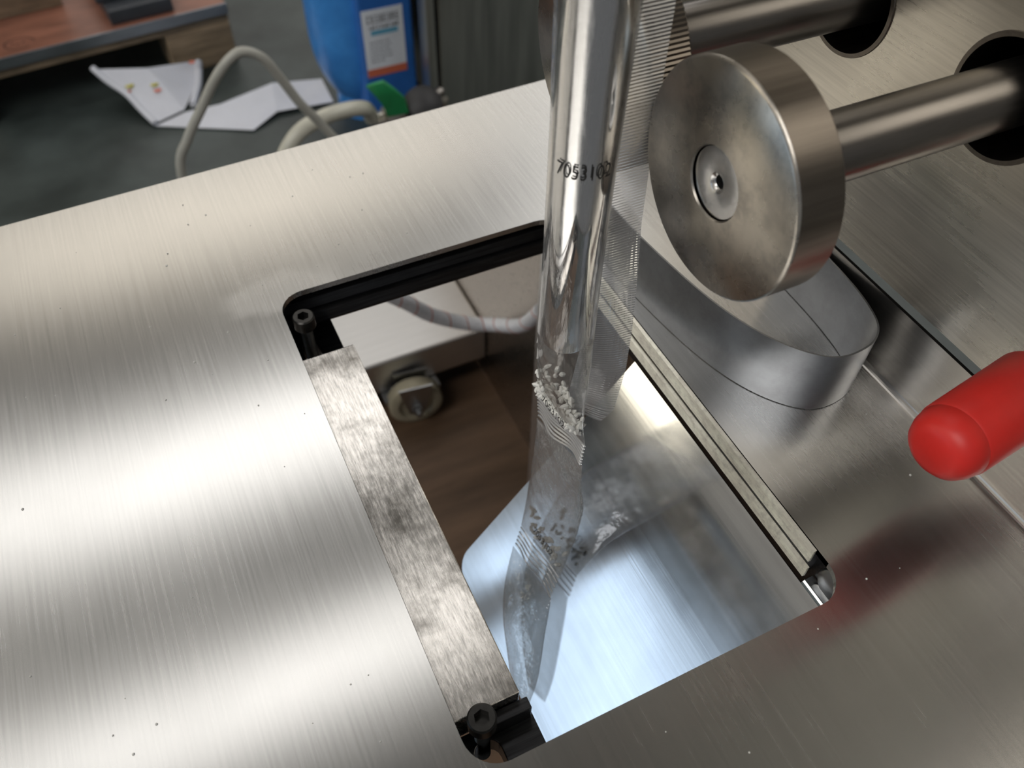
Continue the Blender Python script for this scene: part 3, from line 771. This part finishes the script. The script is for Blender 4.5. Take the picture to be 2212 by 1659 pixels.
# ------------------------------------------------------------------ pallet in the background
PZ = -0.59
pa = Vector((-0.30, 1.500)); pb = Vector((0.196, 1.556)); pdx = (pb - pa).normalized(); pdy = Vector((-pdx.y, pdx.x))
def P3(a, b, z): q = pb + pdx * a + pdy * b; return Vector((q.x, q.y, z))
def pbox(a0, a1, b0, b1, z0, z1):
    vs = [P3(a, b, z) for z in (z0, z1) for b in (b0, b1) for a in (a0, a1)]
    return MB().add(vs, [(0, 2, 3, 1), (4, 5, 7, 6), (0, 1, 5, 4), (2, 6, 7, 3), (0, 4, 6, 2), (1, 3, 7, 5)])
pt = thing('pallet', 'wooden pallet with red-brown plywood deck and grey metal edge', 'pallet', (-0.2, 1.9, FZ))
obj('deck', pbox(-1.15, -0.001, 0.004, 0.8, PZ - 0.018, PZ), 'deck', pt, bevel=0.001)
obj('metal_edge', pbox(-1.15, 0.0, -0.001, 0.003, PZ - 0.022, PZ + 0.001), 'edge', pt, bevel=0.0008)
obj('stringer_board', pbox(-1.15, -0.002, 0.006, 0.10, PZ - 0.040, PZ - 0.019), 'woodd', pt, bevel=0.001)
for a in (-0.142, -0.66, -1.15):
    for b in (0.004, 0.36, 0.70):
        obj('block', pbox(a, a + 0.14, b, b + 0.10, FZ, PZ - 0.041), 'wood', pt, bevel=0.002)
# round stamp on the deck
st_ = MB(); cx_ = P3(-0.413, 0.043, PZ + 0.0002)
stv = []; stf = []
for k in range(40):
    a = 2 * math.pi * k / 40
    for r_ in (0.030, 0.026): stv.append(cx_ + Vector((math.cos(a) * r_, math.sin(a) * r_ * 0.8, 0.0003)))
for k in range(34): stf.append((2 * k, 2 * k + 1, 2 * k + 3, 2 * k + 2))
st_.add(stv, stf)
for k, (dx, dy) in enumerate(((-0.012, 0.002), (-0.003, -0.002), (0.008, 0.003))):
    c_ = cx_ + Vector((dx, dy, 0.0003)); st_.add([c_ + Vector((-0.004, -0.003, 0)), c_ + Vector((-0.001, -0.004, 0)), c_ + Vector((0.004, 0.003, 0)), c_ + Vector((0.001, 0.004, 0))], [(0, 1, 2, 3)])
M['stamp'] = plain('dark_stamp_ink', (0.10, 0.045, 0.035), 0.6)
obj('stamp', st_, 'stamp', pt)
gf = thing('steel_channel', 'dark grey steel channel lying on the pallet deck', 'channel', (0.03, 1.65, PZ))
obj('channel', pbox(-0.235, -0.105, 0.02, 0.30, PZ + 0.0005, PZ + 0.030), 'greybox', gf, bevel=0.003)
obj('channel_top', pbox(-0.245, -0.11, 0.06, 0.30, PZ + 0.0305, PZ + 0.055), 'greybox', gf, bevel=0.003)
cb = obj('crate_panel', pbox(-0.95, -0.30, 0.16, 0.185, PZ + 0.0005, PZ + 0.4), 'woodd', None, bevel=0.002)
tag(cb, 'pale wooden crate panel standing upright on the red-brown pallet deck', 'panel')

# ------------------------------------------------------------------ folded paper on the floor
pr = thing('paper_sheet', 'crumpled white printed paper sheet lying on the dark floor', 'paper', (0.1, 1.45, FZ))
def fz(x, y, h): return (x, y, FZ + h)
P1 = [fz(-0.103, 1.500, 0.075), fz(-0.0016, 1.490, 0.060), fz(0.104, 1.525, 0.035), fz(0.040, 1.395, 0.006), fz(-0.026, 1.368, 0.006), fz(-0.059, 1.450, 0.038), fz(0.075, 1.460, 0.010)]
F1 = [(0, 1, 5), (1, 6, 3), (1, 2, 6), (1, 3, 5), (5, 3, 4)]
p1 = MB().add(P1, F1)
def on_sheet(x, y):
    for t in F1:
        (x0, y0, z0), (x1, y1, z1), (x2, y2, z2) = (P1[k] for k in t)
        d = (y1 - y2) * (x0 - x2) + (x2 - x1) * (y0 - y2)
        a = ((y1 - y2) * (x - x2) + (x2 - x1) * (y - y2)) / d; b_ = ((y2 - y0) * (x - x2) + (x0 - x2) * (y - y2)) / d
        if a >= -1e-6 and b_ >= -1e-6 and a + b_ <= 1 + 1e-6: return a * z0 + b_ * z1 + (1 - a - b_) * z2 - FZ
    return 0.05
obj('sheet', p1, 'paper', pr, solid=0.0006)
p2 = MB().add([fz(-0.026, 1.364, 0.003), fz(0.153, 1.266, 0.004), fz(0.214, 1.304, 0.010), fz(0.334, 1.300, 0.004), fz(0.338, 1.397, 0.005), fz(0.229, 1.394, 0.022), fz(0.110, 1.375, 0.012), fz(0.040, 1.390, 0.003), fz(0.06, 1.335, 0.004)],
              [(0, 8, 7), (0, 1, 8), (8, 1, 6), (8, 6, 7), (1, 2, 6), (2, 5, 6), (2, 3, 4, 5)])
obj('sheet', p2, 'paper', pr, solid=0.0006)
obj('rolled_edge', MB().path([fz(-0.105, 1.503, 0.078), fz(-0.085, 1.478, 0.056), fz(-0.059, 1.448, 0.038), fz(-0.040, 1.405, 0.018), fz(-0.024, 1.366, 0.008)], 0.0065, 10, 4), 'paper', pr)
obj('rolled_edge', MB().path([fz(0.104, 1.524, 0.033), fz(0.088, 1.47, 0.015), fz(0.060, 1.40, 0.010)], 0.0075, 10, 4), 'paper', pr)
def blob(x, y, h, r, mat):
    obj('printed_motif', MB().lathe(fz(x, y, h), (0, 0, 1), [(0, 0), (0, r), (0.0006, r * 0.9), (0.0006, 0)], 14), mat, pr)
for x, y, r, mt in ((-0.048, 1.462, 0.009, 'yellowink'), (-0.056, 1.452, 0.008, 'redink'), (0.000, 1.455, 0.008, 'yellowink'), (0.002, 1.443, 0.008, 'redink')):
    blob(x, y, on_sheet(x, y) + 0.0012, r, mt)
blob(0.088, 1.488, on_sheet(0.088, 1.488) + 0.004, 0.007, 'redink')

# ------------------------------------------------------------------ blue air tank with box
bt = thing('blue_air_tank', 'blue upright air tank with rounded bottom and boxed side carrying a white label', 'tank', (0.402, 1.27, FZ))
prof = [(0.012, 0)]
for k in range(1, 13):
    a = math.radians(90 * k / 12); prof.append((0.012 + 0.16 * (1 - math.cos(a)), 0.1 * math.sin(a)))
prof += [(0.60, 0.1), (0.70, 0.06), (0.72, 0)]
obj('tank_body', MB().lathe((0.402, 1.27, FZ), (0, 0, 1), prof, 64), 'blue', bt)
obj('foot_ring', MB().lathe((0.402, 1.27, FZ), (0, 0, 1), [(0, 0.055), (0, 0.062), (0.05, 0.062), (0.05, 0.055), (0, 0.055)], 32), 'blue', bt)
obj('side_box', MB().box(0.370, 0.4755, 1.150, 1.30, FZ + 0.03, -0.10), 'bluebox', bt, bevel=0.006)
lb = obj('label_sticker', MB().box(0.3755, 0.4555, 1.1492, 1.1499, -0.590, -0.4600), 'label', bt, bevel=0.0)
obj('orange_band', MB().box(0.3757, 0.4553, 1.1488, 1.1491, -0.590, -0.5745), 'orange', lb)
obj('cyan_band', MB().box(0.3905, 0.4435, 1.1488, 1.1491, -0.5085, -0.4995), 'cyan', lb)
hm = MB(); x = 0.3855
while x < 0.446:
    w = random.uniform(0.0045, 0.007); zz = -0.4855
    for k in range(3):
        if random.random() < 0.8: hm.box(x, x + w * 0.8, 1.1488, 1.1491, zz + 0.006 * k, zz + 0.006 * k + 0.0025)
    for k in range(2):
        if random.random() < 0.75: hm.box(x + w * 0.5 * k, x + w * 0.5 * k + 0.0016, 1.1488, 1.1491, zz, zz + 0.0145)
    x += w + 0.002
obj('heading_print', hm, 'textink', lb)
hm = MB(); x = 0.3885
while x < 0.444:
    w = random.uniform(0.0025, 0.0045); hm.box(x, x + w, 1.1488, 1.1491, -0.4965, -0.4965 + random.uniform(0.004, 0.0065)); x += w + random.choice((0.0012, 0.0014, 0.004))
obj('heading_print', hm, 'textink', lb)
hm = MB()
for r_ in range(6):
    x = 0.386; zz = -0.524 - r_ * 0.0075
    for k in range(random.randint(4, 6)):
        w = random.uniform(0.003, 0.008); hm.box(x, x + w, 1.1488, 1.1491, zz, zz + 0.0032); x += w + 0.002
obj('small_print', hm, 'greyink', lb)

# ball valve with green lever and its hose
bv = thing('ball_valve', 'ball valve with green lever beside the blue tank', 'valve', (0.31, 0.80, -0.50))
l0 = Vector((0.3010, 0.80, -0.4440)); l1 = Vector((0.2840, 0.80, -0.3850))
lv = MB(); dl = Vector((0.022, 0, -0.010)); 
for (p, q_) in (((0.2730, 0.800, -0.3910), (0.2960, 0.785, -0.3800)), ((0.2850, 0.795, -0.4080), (0.3130, 0.78, -0.3970)), ((0.2955, 0.800, -0.4280), (0.3270, 0.785, -0.4160)), ((0.3010, 0.80, -0.4500), (0.3310, 0.785, -0.4420))): lv.v += [p, q_]
for i in range(3): lv.f.append([2 * i, 2 * i + 1, 2 * i + 3, 2 * i + 2]); lv.sm.append(True)
obj('lever', lv, 'green', bv, solid=0.006, bevel=0.002)
obj('valve_body', MB().lathe((0.285, 0.812, -0.462), (1, 0, 0.1), [(0, 0), (0, 0.014), (0.014, 0.014), (0.016, 0.018), (0.036, 0.018), (0.038, 0.014), (0.06, 0.014), (0.06, 0)], 24), 'brass', bv)
obj('knob', MB().lathe((0.360, 0.80, -0.448), (0.1, -0.6, 0.8), [(-0.03, 0), (-0.02, 0.022), (0.0, 0.032), (0.014, 0.029), (0.024, 0.017), (0.028, 0)], 32), 'rubber', bv, label='black rubber knob')
obj('outlet_pipe', MB().cyl((0.345, 0.812, -0.456), (0.405, 0.84, -0.456), 0.010, 20), 'shaft', bv)
obj('stand_pipe', MB().cyl((0.405, 0.84, -0.468), (0.405, 0.84, FZ), 0.012, 20), 'brass', bv)

h1 = obj('air_hose', MB().path([(-0.03, 0.66, FZ + 0.01), (-0.022, 0.69, -0.55), (-0.015, 0.70, -0.394), (0.006, 0.70, -0.347), (0.031, 0.70, -0.313), (0.059, 0.70, -0.276), (0.084, 0.70, -0.254), (0.102, 0.70, -0.250), (0.122, 0.70, -0.264), (0.139, 0.70, -0.298), (0.156, 0.70, -0.335), (0.181, 0.70, -0.377), (0.22, 0.70, -0.46), (0.24, 0.72, -0.60), (0.25, 0.9, FZ + 0.01)], 0.0062, 12, 6), 'hose')
tag(h1, 'thin grey hose arching up from the floor in front of the paper', 'hose')
h2 = obj('drain_hose', MB().path([(0.07, 0.74, FZ + 0.014), (0.085, 0.74, -0.6), (0.115, 0.75, -0.47), (0.150, 0.76, -0.420), (0.195, 0.77, -0.4070), (0.235, 0.78, -0.4100), (0.262, 0.79, -0.4200), (0.272, 0.800, -0.4330), (0.2790, 0.810, -0.4530)], 0.0115, 14, 6), 'clear')
tag(h2, 'thick milky hose bending into the green ball valve', 'hose')
h3 = obj('air_hose', MB().path([(0.20, 1.18, FZ + 0.007), (0.24, 1.10, FZ + 0.008), (0.245, 1.0, FZ + 0.007), (0.25, 0.92, FZ + 0.008)], 0.006, 10, 6), 'hose')
tag(h3, 'short grey hose lying on the floor by the blue tank', 'hose')

# ------------------------------------------------------------------ stainless cabinet behind
cbn = thing('steel_cabinet', 'dull stainless steel cabinet standing next to the blue tank', 'cabinet', (0.75, 1.3, FZ))
obj('cabinet_body', MB().box(0.507, 1.10, 1.10, 1.60, FZ + 0.04, 0.35), 'cabinet', cbn, bevel=0.003)
obj('corner_post', MB().box(0.478, 0.4945, 1.085, 1.13, FZ, 0.35), 'cabinet', cbn, bevel=0.003)
obj('plinth', MB().box(0.512, 1.09, 1.12, 1.58, FZ, FZ + 0.0395), 'dark', cbn)
for o in list(S.objects):
    if '_o' in o: del o['_o']
